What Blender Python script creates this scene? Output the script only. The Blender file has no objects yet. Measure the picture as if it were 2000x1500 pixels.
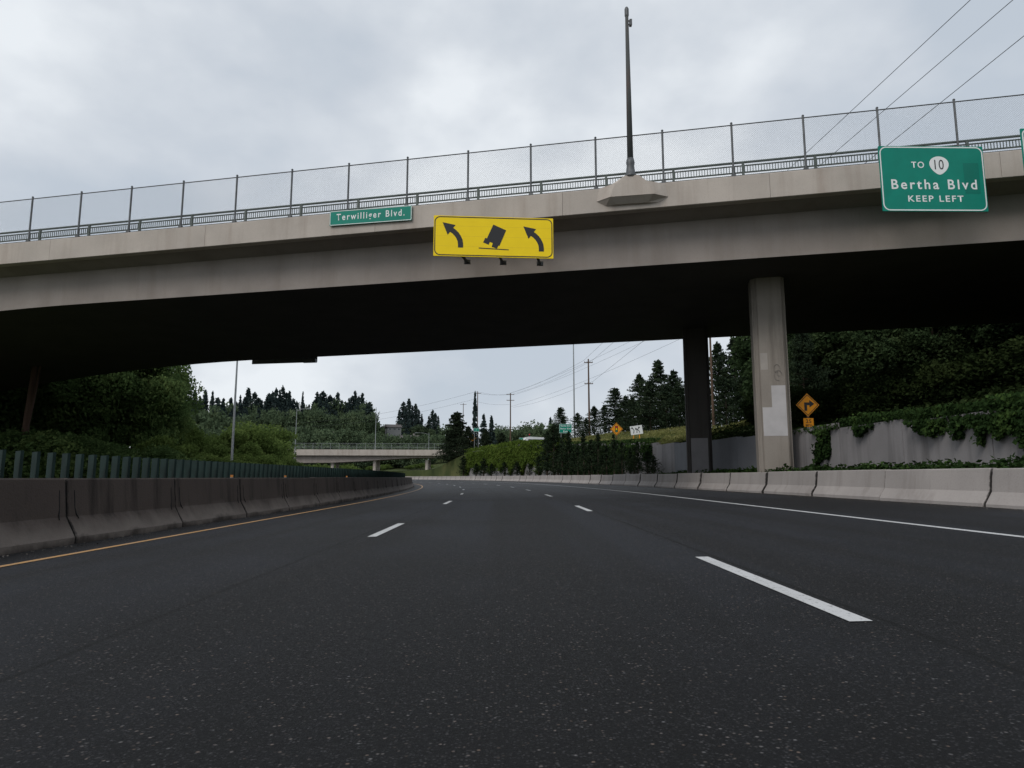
import bpy, bmesh, math, random
import numpy as np
from mathutils import Vector, Matrix
from mathutils import noise as mnoise
random.seed(7); rng=np.random.default_rng(7)
scene=bpy.context.scene; COL=scene.collection
R=math.radians; PI=math.pi
# ------------------------------------------------------------ camera frame
CAMZ=0.77; PITCH=R(7.77); YAW=R(0.645)
C=Vector((0,0,CAMZ))
FW=Vector((math.sin(YAW)*math.cos(PITCH),math.cos(YAW)*math.cos(PITCH),math.sin(PITCH)))
RT=Vector((math.cos(YAW),-math.sin(YAW),0)); UP=RT.cross(FW)
def ray(px,py): return FW*1333+RT*(px-1000)+UP*(750-py)
def P(px,py,Y):
    d=ray(px,py); return C+d*(Y/d.y)
# ------------------------------------------------------------ road frame
RAD=370.0;Y0=20.0
def rp(s,lat):
    if s<Y0: return (lat,s)
    a=(s-Y0)/RAD; r=RAD+lat
    return (-RAD+r*math.cos(a), Y0+r*math.sin(a))
def rang(s): return 0 if s<Y0 else (s-Y0)/RAD
def sl(x,y):
    if y<Y0: return (y,x)
    return (Y0+RAD*math.atan2(y-Y0,x+RAD), math.hypot(x+RAD,y-Y0)-RAD)
def ss(a,b,x):
    t=min(1,max(0,(x-a)/(b-a))); return t*t*(3-2*t)
ZT=[(-60,2.5),(17,2.5),(28,2.75),(42,3.0),(60,3.7),(110,5.9),(700,5.9)]
def zt(s):
    for (a,za),(b,zb) in zip(ZT,ZT[1:]):
        if s<=b: return za+(zb-za)*max(0,(s-a))/(b-a)
    return ZT[-1][1]
def gsl(s,lat):
    x,y=rp(s,lat)
    if lat<-6.2:
        z=-0.36+1.2*ss(22,34,-lat)+4*ss(42,75,-lat)
    elif lat<=10: z=.02*lat-.12
    elif lat<13.0: z=.1+.85*ss(10,11.4,lat)
    else:
        st=1-ss(44,66,s)
        mid=ss(44,62,s)*(1-ss(105,135,s))
        d=lat-13
        z=(zt(s)-.25)*(1-.55*ss(140,175,s))+min(d,40)*(.19*st+.045)+ .02*max(0,d-40)+mid*.10*min(d,16)
        z+=.25*math.sin(x*.31)*math.sin(y*.23)*ss(0,6,d)
    if y>200 and lat>15:
        q=x/y
        H=19*(1-.45*ss(-.09,.02,q))
        z+=H*ss(220,470,y)*ss(15,70,lat)
    return z
def gz(x,y):
    s,l=sl(x,y); return gsl(s,l)
# ------------------------------------------------------------ materials
def nt(name):
    m=bpy.data.materials.new(name); m.use_nodes=True
    n=m.node_tree; b=n.nodes['Principled BSDF']; return m,n,b
def coords(n,rand=True):
    tc=n.nodes.new('ShaderNodeTexCoord')
    if not rand: return tc.outputs['Object']
    oi=n.nodes.new('ShaderNodeObjectInfo')
    mu=n.nodes.new('ShaderNodeMath');mu.operation='MULTIPLY';mu.inputs[1].default_value=57.0
    n.links.new(oi.outputs['Random'],mu.inputs[0])
    ad=n.nodes.new('ShaderNodeVectorMath');ad.operation='ADD'
    n.links.new(tc.outputs['Object'],ad.inputs[0]);n.links.new(mu.outputs[0],ad.inputs[1])
    return ad.outputs[0]
def noise(n,vec,scale,detail=4,stretch=None,rough=.55):
    if stretch:
        mp=n.nodes.new('ShaderNodeMapping');mp.inputs['Scale'].default_value=stretch
        n.links.new(vec,mp.inputs[0]);vec=mp.outputs[0]
    t=n.nodes.new('ShaderNodeTexNoise');t.inputs['Scale'].default_value=scale;t.inputs['Detail'].default_value=detail
    t.inputs['Roughness'].default_value=rough
    n.links.new(vec,t.inputs['Vector']);return t.outputs['Fac']
def ramp(n,f,stops):
    r=n.nodes.new('ShaderNodeValToRGB');e=r.color_ramp.elements
    while len(e)<len(stops): e.new(.5)
    for i,(p,c) in enumerate(stops):
        e[i].position=p; e[i].color=(c,c,c,1) if isinstance(c,(int,float)) else (*c,1)
    n.links.new(f,r.inputs[0]);return r.outputs[0]
def mixc(n,f,a,b,mode='MIX'):
    m=n.nodes.new('ShaderNodeMix');m.data_type='RGBA';m.blend_type=mode
    for s,v in ((m.inputs[0],f),(m.inputs[6],a),(m.inputs[7],b)):
        if isinstance(v,(int,float)): s.default_value=v
        elif isinstance(v,tuple): s.default_value=(*v,1)
        else: n.links.new(v,s)
    return m.outputs[2]
def bump(n,b,h,st,dist=.02):
    bp=n.nodes.new('ShaderNodeBump');bp.inputs['Strength'].default_value=st;bp.inputs['Distance'].default_value=dist
    n.links.new(h,bp.inputs['Height']);n.links.new(bp.outputs[0],b.inputs['Normal'])
def simple(name,c,rough=.6,var=.25,scale=3,metal=0,spec=.5):
    m,n,b=nt(name);v=coords(n)
    f=ramp(n,noise(n,v,scale,5),[(.3,tuple(x*(1-var) for x in c)),(.7,tuple(min(1,x*(1+var)) for x in c))])
    n.links.new(f,b.inputs['Base Color']);b.inputs['Roughness'].default_value=rough;b.inputs['Metallic'].default_value=metal
    b.inputs['Specular IOR Level'].default_value=spec
    return m
def concrete(name,c,dark,stain=.6,streak=True,bumpst=.25,sscale=2.2,foot=None,ends=None):
    m,n,b=nt(name);v=coords(n)
    f1=noise(n,v,.55,6); f2=noise(n,v,sscale,5,(1,1,.07) if streak else None,.65); f3=noise(n,v,38,3)
    base=mixc(n,ramp(n,f1,[(.35,0.),(.68,1.)]),tuple(x*.82 for x in c),c)
    st=ramp(n,f2,[(.5,0.),(.72,stain)])
    k=mixc(n,st,base,dark)
    k=mixc(n,ramp(n,f3,[(.25,.25),(.5,0.)]),k,dark)
    if foot or ends:
        tc=n.nodes.new('ShaderNodeTexCoord');sp=n.nodes.new('ShaderNodeSeparateXYZ');n.links.new(tc.outputs['Object'],sp.inputs[0])
    if foot:
        f4=noise(n,v,1.6,6,(1,1,1),.65)
        a=n.nodes.new('ShaderNodeMath');a.operation='MULTIPLY_ADD';a.inputs[1].default_value=.5;n.links.new(f4,a.inputs[0]);n.links.new(sp.outputs[2],a.inputs[2])
        k=mixc(n,ramp(n,a.outputs[0],[(.34,1.),(.62,0.)]),k,foot)  # paler foot: light on the lower slope painted into the colour
        k=mixc(n,ramp(n,a.outputs[0],[(.22,.8),(.34,0.)]),k,dark)
    if ends:   # shade of the gap between blocks, painted dark onto the butt ends
        ab=n.nodes.new('ShaderNodeMath');ab.operation='ABSOLUTE';n.links.new(sp.outputs[1],ab.inputs[0])
        a=n.nodes.new('ShaderNodeMath');a.operation='MULTIPLY_ADD';a.inputs[1].default_value=.09;n.links.new(noise(n,v,9,4),a.inputs[0]);n.links.new(ab.outputs[0],a.inputs[2])
        q=n.nodes.new('ShaderNodeMath');q.operation='SUBTRACT';q.inputs[1].default_value=ends;n.links.new(a.outputs[0],q.inputs[0])
        k=mixc(n,ramp(n,q.outputs[0],[(.015,0.),(.04,.92)]),k,(.012,.011,.010))
    n.links.new(k,b.inputs['Base Color']);b.inputs['Roughness'].default_value=.85;b.inputs['Specular IOR Level'].default_value=.25
    bump(n,b,f3,bumpst,.01)
    return m
def leafm(name,c1,c2,trans=.25,sc=.5):
    m=bpy.data.materials.new(name);m.use_nodes=True;n=m.node_tree;n.nodes.clear()
    out=n.nodes.new('ShaderNodeOutputMaterial');v=coords(n)
    f=noise(n,v,sc,3); g=noise(n,v,9,2)
    mx=n.nodes.new('ShaderNodeMath');mx.operation='ADD';n.links.new(f,mx.inputs[0]);n.links.new(g,mx.inputs[1])
    mm=n.nodes.new('ShaderNodeMath');mm.operation='MULTIPLY';mm.inputs[1].default_value=.5
    n.links.new(mx.outputs[0],mm.inputs[0])
    k=ramp(n,mm.outputs[0],[(.36,tuple(x*.5 for x in c1)),(.5,c1),(.63,c2)])
    oi=n.nodes.new('ShaderNodeObjectInfo')
    k=mixc(n,ramp(n,oi.outputs['Random'],[(0,.45),(.5,.1),(1,0.)]),k,tuple(x*.6 for x in c1))
    d=n.nodes.new('ShaderNodeBsdfDiffuse');t=n.nodes.new('ShaderNodeBsdfTranslucent');x=n.nodes.new('ShaderNodeMixShader')
    n.links.new(k,d.inputs[0]);n.links.new(k,t.inputs[0]);x.inputs[0].default_value=trans
    n.links.new(d.outputs[0],x.inputs[1]);n.links.new(t.outputs[0],x.inputs[2]);n.links.new(x.outputs[0],out.inputs[0])
    return m
M={}
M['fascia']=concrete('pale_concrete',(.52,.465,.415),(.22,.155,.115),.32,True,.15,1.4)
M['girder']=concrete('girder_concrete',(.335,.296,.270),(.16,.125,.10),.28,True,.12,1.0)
M['soffit']=concrete('shade_darkened_concrete',(.080,.073,.071),(.04,.035,.03),.4,False,.15)  # darkened concrete: the shade under the bridge is put into the colour
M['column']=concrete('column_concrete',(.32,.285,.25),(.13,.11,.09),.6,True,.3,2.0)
M['column_dark']=concrete('shaded_column_concrete',(.070,.063,.058),(.04,.035,.03),.6,True,.3,2.0)  # dark copy of the column concrete, shade under the deck painted in
M['barrier_l']=concrete('stained_barrier_concrete',(.082,.065,.057),(.020,.016,.014),.9,True,.45,2.6,(.17,.145,.128),1.51)
M['barrier_r']=concrete('pale_barrier_concrete',(.40,.365,.345),(.16,.135,.12),.4,True,.3,2.0,None,1.885)
M['wall']=concrete('grey_wall_concrete',(.29,.275,.28),(.09,.085,.085),.65,True,.4,1.5)
M['wall_plain']=concrete('painted_wall_concrete',(.23,.235,.255),(.15,.15,.16),.4,True,.2,1.0)
M['patch']=simple('pale_grey_paint',(.46,.44,.44),.8,.08,2)
M['patch2']=simple('beige_grey_paint',(.36,.325,.295),.8,.08,2)
M['patchd']=simple('mid_grey_paint',(.22,.21,.215),.8,.08,2)
M['graffiti']=simple('faded_graffiti_paint',(.19,.17,.155),.8,.3,8)
M['steel']=simple('dull_galvanised_steel',(.10,.105,.11),.55,.3,5,.3)
M['pale_steel']=simple('pale_galvanised_steel',(.28,.30,.31),.5,.15,3,.3)
M['wire']=simple('fence_wire',(.24,.245,.25),.6,.2,3,.2)
M['rail_green']=simple('green_grey_rail_paint',(.085,.11,.098),.55,.2,6)
M['glare']=simple('dark_green_plastic',(.013,.027,.024),.6,.3,3,0,.15)
M['green']=simple('sign_green',(.0,.22,.16),.5,.07,2,0,.25)
M['green2']=simple('sign_green_darker',(.0,.17,.125),.5,.05,2,0,.25)
M['white']=simple('sign_white',(.80,.82,.82),.5,.03,3,0,.3)
M['yellow']=simple('sign_yellow',(.98,.70,.01),.5,.03,2,0,.25)
M['orange']=simple('sign_amber',(.78,.30,.012),.5,.08,3,0,.3)
M['seam']=simple('sign_seam',(.75,.52,.02),.5,.05,3)
M['black']=simple('sign_black',(.012,.012,.014),.5,.1,3)
M['dark']=simple('dark_slot',(.008,.008,.008),.9,.2,5)
M['alu']=simple('bare_aluminium',(.25,.25,.26),.5,.1,4,.5)
M['wood']=concrete('weathered_pole_wood',(.13,.085,.06),(.04,.03,.02),.6,True,.3,3)
M['bark']=concrete('tree_bark',(.075,.055,.042),(.02,.015,.012),.6,True,.6,3)
M['redbark']=concrete('reddish_bark',(.10,.06,.045),(.03,.02,.015),.6,True,.6,3)
M['reflector']=simple('amber_reflector',(.42,.17,.04),.3,.1,5)
M['roof']=simple('house_roof',(.08,.07,.068),.8,.2,3)
M['house']=simple('house_wall',(.20,.185,.17),.8,.1,2)
M['house2']=simple('house_wall_pale',(.17,.175,.18),.8,.1,2)
M['trim']=simple('house_trim',(.36,.36,.36),.8,.1,2)
M['glass']=simple('window_glass',(.03,.035,.04),.1,.1,1)
M['carwhite']=simple('white_car_paint',(.75,.76,.78),.25,.03,1)
M['tyre']=simple('tyre_rubber',(.015,.015,.015),.8,.1,4)
M['redlamp']=simple('red_lamp_glass',(.6,.02,.02),.3,.1,4)
M['fir']=leafm('fir_needles',(.028,.040,.025),(.056,.074,.040),.12,.4)
M['firfar']=leafm('hazed_fir_needles',(.040,.060,.060),(.072,.100,.084),.12,.3)  # distance haze put into the needle colour, greyer and bluer
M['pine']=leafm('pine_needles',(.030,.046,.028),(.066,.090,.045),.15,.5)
M['decf']=leafm('hazed_leaves',(.090,.130,.074),(.15,.19,.098),.25,.3)  # leaf colour paled and greyed for distance haze
M['decl']=leafm('dark_leaves',(.095,.155,.055),(.22,.29,.10),.4,.4)
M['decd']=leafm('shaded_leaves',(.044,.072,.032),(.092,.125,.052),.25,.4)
M['bush']=leafm('light_leaves',(.11,.165,.045),(.21,.27,.085),.35,.6)
M['ivy']=leafm('ivy_leaves',(.028,.054,.018),(.078,.130,.034),.2,1.2)
M['jun']=leafm('juniper_needles',(.024,.038,.022),(.054,.076,.036),.15,1.)
M['ivyd']=leafm('dark_undergrowth_leaves',(.020,.032,.012),(.050,.070,.024),.15,.5)
M['ivyl']=leafm('bright_ivy_leaves',(.085,.135,.025),(.18,.235,.05),.25,.5)
M['grassb']=leafm('dry_grass_blades',(.17,.18,.06),(.34,.30,.14),.2,.4)
m,n,b=nt('grassy_ground');v=coords(n,False)
k=ramp(n,noise(n,v,.12,8),[(.3,(.035,.048,.018)),(.5,(.065,.082,.03)),(.68,(.13,.13,.055))])
n.links.new(k,b.inputs['Base Color']);b.inputs['Roughness'].default_value=1;b.inputs['Specular IOR Level'].default_value=.1
bump(n,b,noise(n,v,6,5),.8,.1);M['ground']=m
# asphalt
m,n,b=nt('asphalt')
tc=n.nodes.new('ShaderNodeTexCoord');v=tc.outputs['Object'];uv=tc.outputs['UV']
def specks(scale,lo,hi):
    vor=n.nodes.new('ShaderNodeTexVoronoi');vor.inputs['Scale'].default_value=scale;n.links.new(v,vor.inputs['Vector'])
    sep=n.nodes.new('ShaderNodeSeparateColor');n.links.new(vor.outputs['Color'],sep.inputs[0])
    a=ramp(n,sep.outputs[0],[(lo,0.),(hi,1.)]);r_=ramp(n,vor.outputs['Distance'],[(.25,1.),(.5,0.)])
    mu=n.nodes.new('ShaderNodeMath');mu.operation='MULTIPLY';n.links.new(a,mu.inputs[0]);n.links.new(r_,mu.inputs[1])
    return mu.outputs[0],sep.outputs[1],vor.outputs['Distance']
sp1,hue1,d1=specks(70,.90,.99);sp2,hue2,d2=specks(88,.30,.9)
patch=noise(n,v,.45,6,None,.6);band=noise(n,uv,1.0,3,(1.0,.018,1));fine=noise(n,v,44,5,None,.85);trans=noise(n,uv,1.0,4,(.12,.09,1))
base=ramp(n,patch,[(.3,(.0060,.0060,.0072)),(.7,(.0130,.0130,.0152))])
base=mixc(n,ramp(n,band,[(.42,0.),(.56,1.)]),base,(.0225,.0250,.0330))
base=mixc(n,ramp(n,trans,[(.42,.85),(.5,0.)]),base,(.0045,.0043,.0046))
base=mixc(n,sp2,base,(.074,.073,.077))
base=mixc(n,ramp(n,fine,[(.38,1.),(.58,0.)]),base,(.0010,.0010,.0014))
warm=mixc(n,hue1,(.18,.18,.185),(.19,.14,.11))
base=mixc(n,sp1,base,warm)
sp_=n.nodes.new('ShaderNodeSeparateXYZ');n.links.new(uv,sp_.inputs[0])
for lt in(-1.98,1.99):
    a=n.nodes.new('ShaderNodeMath');a.operation='SUBTRACT';a.inputs[1].default_value=lt;n.links.new(sp_.outputs[0],a.inputs[0])
    w_=n.nodes.new('ShaderNodeMath');w_.operation='MULTIPLY_ADD';w_.inputs[1].default_value=.08;n.links.new(patch,w_.inputs[0]);n.links.new(a.outputs[0],w_.inputs[2])
    ab=n.nodes.new('ShaderNodeMath');ab.operation='ABSOLUTE';n.links.new(w_.outputs[0],ab.inputs[0])
    base=mixc(n,ramp(n,ab.outputs[0],[(.008,.95),(.030,0.)]),base,(.001,.001,.001))
n.links.new(base,b.inputs['Base Color'])
n.links.new(ramp(n,fine,[(.3,.5),(.7,.8)]),b.inputs['Roughness']);b.inputs['Specular IOR Level'].default_value=.25
bump(n,b,fine,1.,.02);M['asphalt']=m
def paint(name,c,wear):
    m,n,b=nt(name);v=coords(n,False)
    f=ramp(n,noise(n,v,26,6,None,.8),[(wear,0.),(wear+.08,1.)])
    k=mixc(n,f,(.05,.05,.05),c)
    k=mixc(n,ramp(n,noise(n,v,2,4),[(.3,.25),(.6,0.)]),k,(.25,.24,.23))
    n.links.new(k,b.inputs['Base Color']);b.inputs['Roughness'].default_value=.7;return m
M['pwhite']=paint('worn_white_road_paint',(.54,.54,.54),.355)
M['pyellow']=paint('worn_yellow_road_paint',(.42,.23,.08),.36)
# ------------------------------------------------------------ mesh helpers
def link(name,me,mat=None,parent=None):
    o=bpy.data.objects.new(name,me);COL.objects.link(o)
    if mat is not None and me is not None and len(me.materials)==0: me.materials.append(mat)
    if parent is not None: o.parent=parent
    return o
def tag(o,label=None,cat=None,group=None,kind=None):
    if label:o['label']=label
    if cat:o['category']=cat
    if group:o['group']=group
    if kind:o['kind']=kind
    return o
def thing(name,label,cat,loc=(0,0,0),rz=0,group=None):
    o=bpy.data.objects.new(name,None);COL.objects.link(o);o.location=loc;o.rotation_euler=(0,0,rz)
    return tag(o,label,cat,group)
def dup(root,loc=None,rz=None,scale=None,label=None,group=None,kids=None):
    r=root.copy();COL.objects.link(r)
    if loc is not None:r.location=loc
    if rz is not None:r.rotation_euler=(0,0,rz)
    if scale is not None:r.scale=scale
    if label:r['label']=label
    if group:r['group']=group
    for ch in kids:
        c=ch.copy();COL.objects.link(c);c.parent=r
    return r
class MB:
    def __init__(s): s.v=[];s.f=[]
    def add(s,v,f):
        o=len(s.v);s.v+=[tuple(x) for x in v];s.f+=[tuple(i+o for i in q) for q in f];return s
    def box(s,c,d,M_=None):
        x,y,z=d[0]/2,d[1]/2,d[2]/2
        vs=[Vector((a*x,b_*y,e*z)) for a in(-1,1) for b_ in(-1,1) for e in(-1,1)]
        if M_ is not None: vs=[M_@w for w in vs]
        vs=[w+Vector(c) for w in vs]
        return s.add(vs,[(0,1,3,2),(4,6,7,5),(0,4,5,1),(2,3,7,6),(0,2,6,4),(1,5,7,3)])
    def tube(s,pts,rs,n=8,cap=True):
        pts=[Vector(p) for p in pts]
        if not isinstance(rs,(list,tuple)): rs=[rs]*len(pts)
        vs=[]
        for i,p in enumerate(pts):
            d=(pts[min(i+1,len(pts)-1)]-pts[max(i-1,0)]).normalized()
            a=Vector((0,0,1)) if abs(d.z)<.9 else Vector((1,0,0))
            u=d.cross(a).normalized();w=d.cross(u)
            for k in range(n):
                t=2*PI*k/n;vs.append(p+(u*math.cos(t)+w*math.sin(t))*rs[i])
        fs=[(i*n+k,i*n+(k+1)%n,(i+1)*n+(k+1)%n,(i+1)*n+k) for i in range(len(pts)-1) for k in range(n)]
        if cap: fs+=[tuple(range(n))[::-1],tuple(range((len(pts)-1)*n,len(pts)*n))]
        return s.add(vs,fs)
    def prism(s,poly,fn,d0,d1,poly2=None):
        n=len(poly);q=poly2 or poly
        vs=[fn(a,b,d0) for a,b in poly]+[fn(a,b,d1) for a,b in q]
        fs=[tuple(range(n))[::-1],tuple(range(n,2*n))]+[(i,(i+1)%n,(i+1)%n+n,i+n) for i in range(n)]
        return s.add(vs,fs)
    def build(s,name,mat,parent=None,smooth=False):
        me=bpy.data.meshes.new(name);me.from_pydata(s.v,[],s.f);me.update()
        if smooth:
            for p in me.polygons:p.use_smooth=True
        bm=bmesh.new();bm.from_mesh(me);bmesh.ops.recalc_face_normals(bm,faces=bm.faces);bm.to_mesh(me);bm.free()
        return link(name,me,mat,parent)
def ribbon(name,svals,lats,zf,mat,uvm=False):
    V=[];F=[];UV=[]
    for s in svals:
        for l in lats:
            x,y=rp(s,l);V.append((x,y,zf(s,l)));UV.append((l,s))
    n=len(lats)
    for i in range(len(svals)-1):
        for j in range(n-1):F.append((i*n+j,i*n+j+1,(i+1)*n+j+1,(i+1)*n+j))
    me=bpy.data.meshes.new(name);me.from_pydata(V,[],F);me.update()
    if uvm:
        u=me.uv_layers.new(name='UVMap')
        for lp in me.loops:u.data[lp.index].uv=UV[lp.vertex_index]
    return link(name,me,mat)
def leafmesh(name,pts,size,mat,parent=None,nrm=None,flat=0.0,aspect=.6,droop=0):
    pts=np.asarray(pts,float);N=len(pts)
    u=rng.normal(size=(N,3));u[:,2]-=droop
    if nrm is not None:
        nr=np.asarray(nrm,float);nr=nr+rng.normal(size=(N,3))*(1-flat);nr/=np.linalg.norm(nr,axis=1)[:,None]
        u-=nr*(u*nr).sum(1)[:,None]
    u/=np.linalg.norm(u,axis=1)[:,None]
    w=nr if nrm is not None else rng.normal(size=(N,3))
    v=np.cross(u,w);v/=np.linalg.norm(v,axis=1)[:,None]+1e-9
    sz=(size*(.6+.8*rng.random(N)))[:,None]
    V=np.stack([pts-u*sz*.5,pts+v*sz*aspect*.5,pts+u*sz*.5,pts-v*sz*aspect*.5],1).reshape(-1,3)
    me=bpy.data.meshes.new(name);me.vertices.add(4*N);me.vertices.foreach_set('co',V.ravel())
    me.loops.add(4*N);me.loops.foreach_set('vertex_index',np.arange(4*N,dtype=np.int32))
    me.polygons.add(N);me.polygons.foreach_set('loop_start',np.arange(0,4*N,4,dtype=np.int32))
    me.polygons.foreach_set('loop_total',np.full(N,4,dtype=np.int32));me.update(calc_edges=True);me.validate()
    return link(name,me,mat,parent)
# ------------------------------------------------------------ setting
sv=[-40+4*i for i in range(15)]+[20+5*i for i in range(90)]
lv=[-330,-200,-120,-80,-72,-65,-60,-55,-50,-46,-42,-38,-34,-31,-28,-25,-22.5,-6.3,-6.0,-3,0,3,6,9.8,10.0,10.4,10.8,11.4,12.2,12.97,13.03,14,15,16,18,20,22.5,25,28,31,34,38,42,46,51,57,64,72,82,95,110,130,150,175,200,230,270,330,420,560,800,1200]
tag(ribbon('ground',sv,lv,gsl,M['ground']),kind='structure')
mb=MB();mb.add([(-4000,-4000,-2.2),(4000,-4000,-2.2),(4000,4000,-2.2),(-4000,4000,-2.2)],[(0,1,2,3)])
tag(mb.build('terrain',M['ground']),kind='structure')
rs=[-30+2*i for i in range(25)]+[20+3*i for i in range(110)]
tag(ribbon('road',rs,[-6.25,-4,-2,0,2,4,6,8,10.05],lambda s,l:.02*l,M['asphalt'],True),kind='structure')
tag(ribbon('opposite_road',rs,[-20,-14,-7.3],lambda s,l:-.18,M['asphalt'],True),kind='structure')
def marking(s0,s1,lat,w,mat,name='lane_marking'):
    n=max(2,int((s1-s0)/2)+1);sv_=[s0+(s1-s0)*i/(n-1) for i in range(n)]
    o=ribbon(name,sv_,[lat-w/2,lat+w/2],lambda s,l:.02*l+.005,mat);tag(o,kind='structure')
for i in range(16):
    marking(3.6+11.4*i,6.45+11.4*i,1.825+(.04 if i else 0),.12,M['pwhite'])
    marking(9.5+11.4*i,12.2+11.4*i,-1.8,.12,M['pwhite'])
marking(-20,260,-4.92,.10,M['pyellow'],'yellow_edge_line')
marking(-20,260,5.72,.12,M['pwhite'],'white_edge_line')
pts=[]
for i in range(5200):
    s=random.uniform(3,60)
    l=9.42-abs(random.gauss(0,.35)) if random.random()<.7 else -5.68+abs(random.gauss(0,.12))
    x,y=rp(s,l);pts.append((x,y,.02*l+.006))
M['grit']=simple('pale_grit',(.12,.105,.09),.9,.6,9)
tag(leafmesh('grit',pts,.022,M['grit'],None,nrm=[(0,0,1)]*len(pts),flat=.6,aspect=.8),'loose grit and debris gathered along the feet of the barriers','gravel',kind='stuff')
# ------------------------------------------------------------ barriers
def jersey(h,L,name,label,group,mat,slots=True):
    t=thing(name,label,'barrier',group=group)
    k=h/.81
    pr=[(-.29,-.1),(-.29,.08*k),(-.14,.33*k),(-.085,h-.02),(-.07,h),(.07,h),(.085,h-.02),(.14,.33*k),(.29,.08*k),(.29,-.1)]
    m=MB()
    st=[(-L/2,.93),(-L/2+.035,1.),(L/2-.035,1.),(L/2,.93)]
    vs=[(a*q,y,b_ if b_<h-.03 or q==1 else b_-.02) for y,q in st for a,b_ in pr];n_=len(pr)
    fs=[(i*n_+j,i*n_+(j+1)%n_,(i+1)*n_+(j+1)%n_,(i+1)*n_+j) for i in range(3) for j in range(n_)]
    fs+=[tuple(range(n_)),tuple(range(3*n_,4*n_))[::-1]]
    m.add(vs,fs);bd=m.build('barrier_body',mat,t)
    kids=[bd]
    if slots:
        for sy in(-1,1):
            sx=1;m=MB();y=sy*(L/2-.15)
            m.tube([(sx*.170,y-sy*.045,.30*k),(sx*.137,y-sy*.02,.37*k),(sx*.124,y,.44*k),(sx*.113,y,.55*k),(sx*.106,y+sy*.004,.66*k)],[.006,.010,.009,.009,.003],5)
            kids.append(m.build('joint_slot',M['dark'],t))
    return t,kids
LBL='dark stained concrete barrier segment with pale foot in the row beside the yellow edge line';LBG='dark stained barrier segments along the left shoulder'
bl,kl=jersey(.87,3.02,'concrete_barrier',LBL,LBG,M['barrier_l'])
br,kr=jersey(.77,3.77,'concrete_barrier','pale concrete barrier segment in the row along the right shoulder','pale barrier segments along the right shoulder',M['barrier_r'],False)
for i in range(48):
    s=9.43+3.05*(i-3)+1.52;x,y=rp(s,-6.02);loc=(x,y,.02*-6.02+.01+random.uniform(-.008,.008));rz=rang(s)+random.uniform(-.008,.008)
    if i==0: bl.location=loc;bl.rotation_euler=(0,0,rz)
    else: dup(bl,loc,rz,kids=kl)
for i in range(52):
    s=13.5+3.8*(i-3)+1.9;x,y=rp(s,9.72+random.uniform(-.02,.02));loc=(x,y,.02*9.72+random.uniform(-.025,.01));rz=rang(s)+random.uniform(-.007,.007)
    if i==0: br.location=loc;br.rotation_euler=(0,0,rz)
    else: dup(br,loc,rz,kids=kr)
bb,kb=jersey(.82,3.02,'concrete_barrier','concrete barrier segment under the green glare screen in the median','median barrier segments under the glare screen',M['barrier_l'],False)
gs=thing('glare_screen','section of dark green upright slats on the median barrier','glare screen',group='green glare screen sections on the median barrier')
gk=[]
m=MB();m.box((0,0,.72),(.09,3.0,.05));gk.append(m.build('mounting_rail',M['glare'],gs))
for k in range(9):
    m=MB();y=-1.5+.339*(k+.5);Mr=Matrix.Rotation(R(-42),3,'Z')
    m.box((0,y,.985),(.30,.018,.51),Mr)
    m.box(Vector((0,y,.985))+Mr@Vector((.15,0,0)),(.016,.04,.513),Mr)
    gk.append(m.build('slat',M['glare'],gs))
for i in range(46):
    s=6.5+3.05*(i-2);x,y=rp(s,-6.72);z=-.14;rz=rang(s)
    if i==0: bb.location=(x,y,z);bb.rotation_euler=(0,0,rz);gs.location=(x,y,z+.03);gs.rotation_euler=(0,0,rz)
    else: dup(bb,(x,y,z),rz,kids=kb);dup(gs,(x,y,z+.03),rz,kids=gk)
for i,(s,nm) in enumerate(((15.2,'nearest'),(18.9,'second nearest'),(26.6,'farthest'))):
    x,y=rp(s,-5.98);t=thing('reflector','small amber reflector on top of the left barrier, '+nm+' of three','reflector',(x,y,.757),rang(s))
    m=MB();m.box((0,0,.006),(.05,.07,.012));m.build('base',M['alu'],t)
    m=MB();m.box((0,-.01,.037),(.06,.02,.05));m.build('lens',M['reflector'],t)
# ------------------------------------------------------------ bridge
BD=Vector((.9817,-.1905,0));BN=Vector((.1905,.9817,0));BO=Vector((0,27,0))
GT=.019
def B(s,n,z): return BO+BD*s+BN*n+Vector((0,0,z))
def ZP(s): return 12.27+GT*s
def ZS(s):
    d=max(0,-s-20.5); return 9.33+.0143*s-.0031*d*d+ (.0031*max(0,-s-44)**2*1.0)
def bhit(px,py,n):
    d=ray(px,py);k=(n-(C-BO).dot(BN))/d.dot(BN);p=C+d*k
    return (p-BO).dot(BD),p.z
BANG=math.atan2(BD.y,BD.x)
bridge=thing('road_bridge','large concrete girder overpass crossing over the whole road in front','bridge')
def loft(secs,name,mat,parent):
    n=len(secs[0]);vs=[p for sec in secs for p in sec]
    fs=[(i*n+j,i*n+(j+1)%n,(i+1)*n+(j+1)%n,(i+1)*n+j) for i in range(len(secs)-1) for j in range(n)]
    fs+=[tuple(range(n)),tuple(range((len(secs)-1)*n,len(secs)*n))[::-1]]
    return MB().add(vs,fs).build(name,mat,parent)
SS=[-64+2*i for i in range(52)]
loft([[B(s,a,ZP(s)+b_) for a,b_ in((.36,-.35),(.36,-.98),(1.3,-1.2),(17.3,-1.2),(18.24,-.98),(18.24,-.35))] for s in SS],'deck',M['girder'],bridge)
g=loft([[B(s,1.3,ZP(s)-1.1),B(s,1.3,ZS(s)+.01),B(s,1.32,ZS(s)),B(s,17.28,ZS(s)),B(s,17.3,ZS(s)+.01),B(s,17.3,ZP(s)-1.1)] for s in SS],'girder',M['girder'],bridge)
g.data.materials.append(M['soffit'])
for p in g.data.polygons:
    if p.normal.z<-.7:p.material_index=1  # downward faces take the shade-darkened copy
s=-62.0
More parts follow.
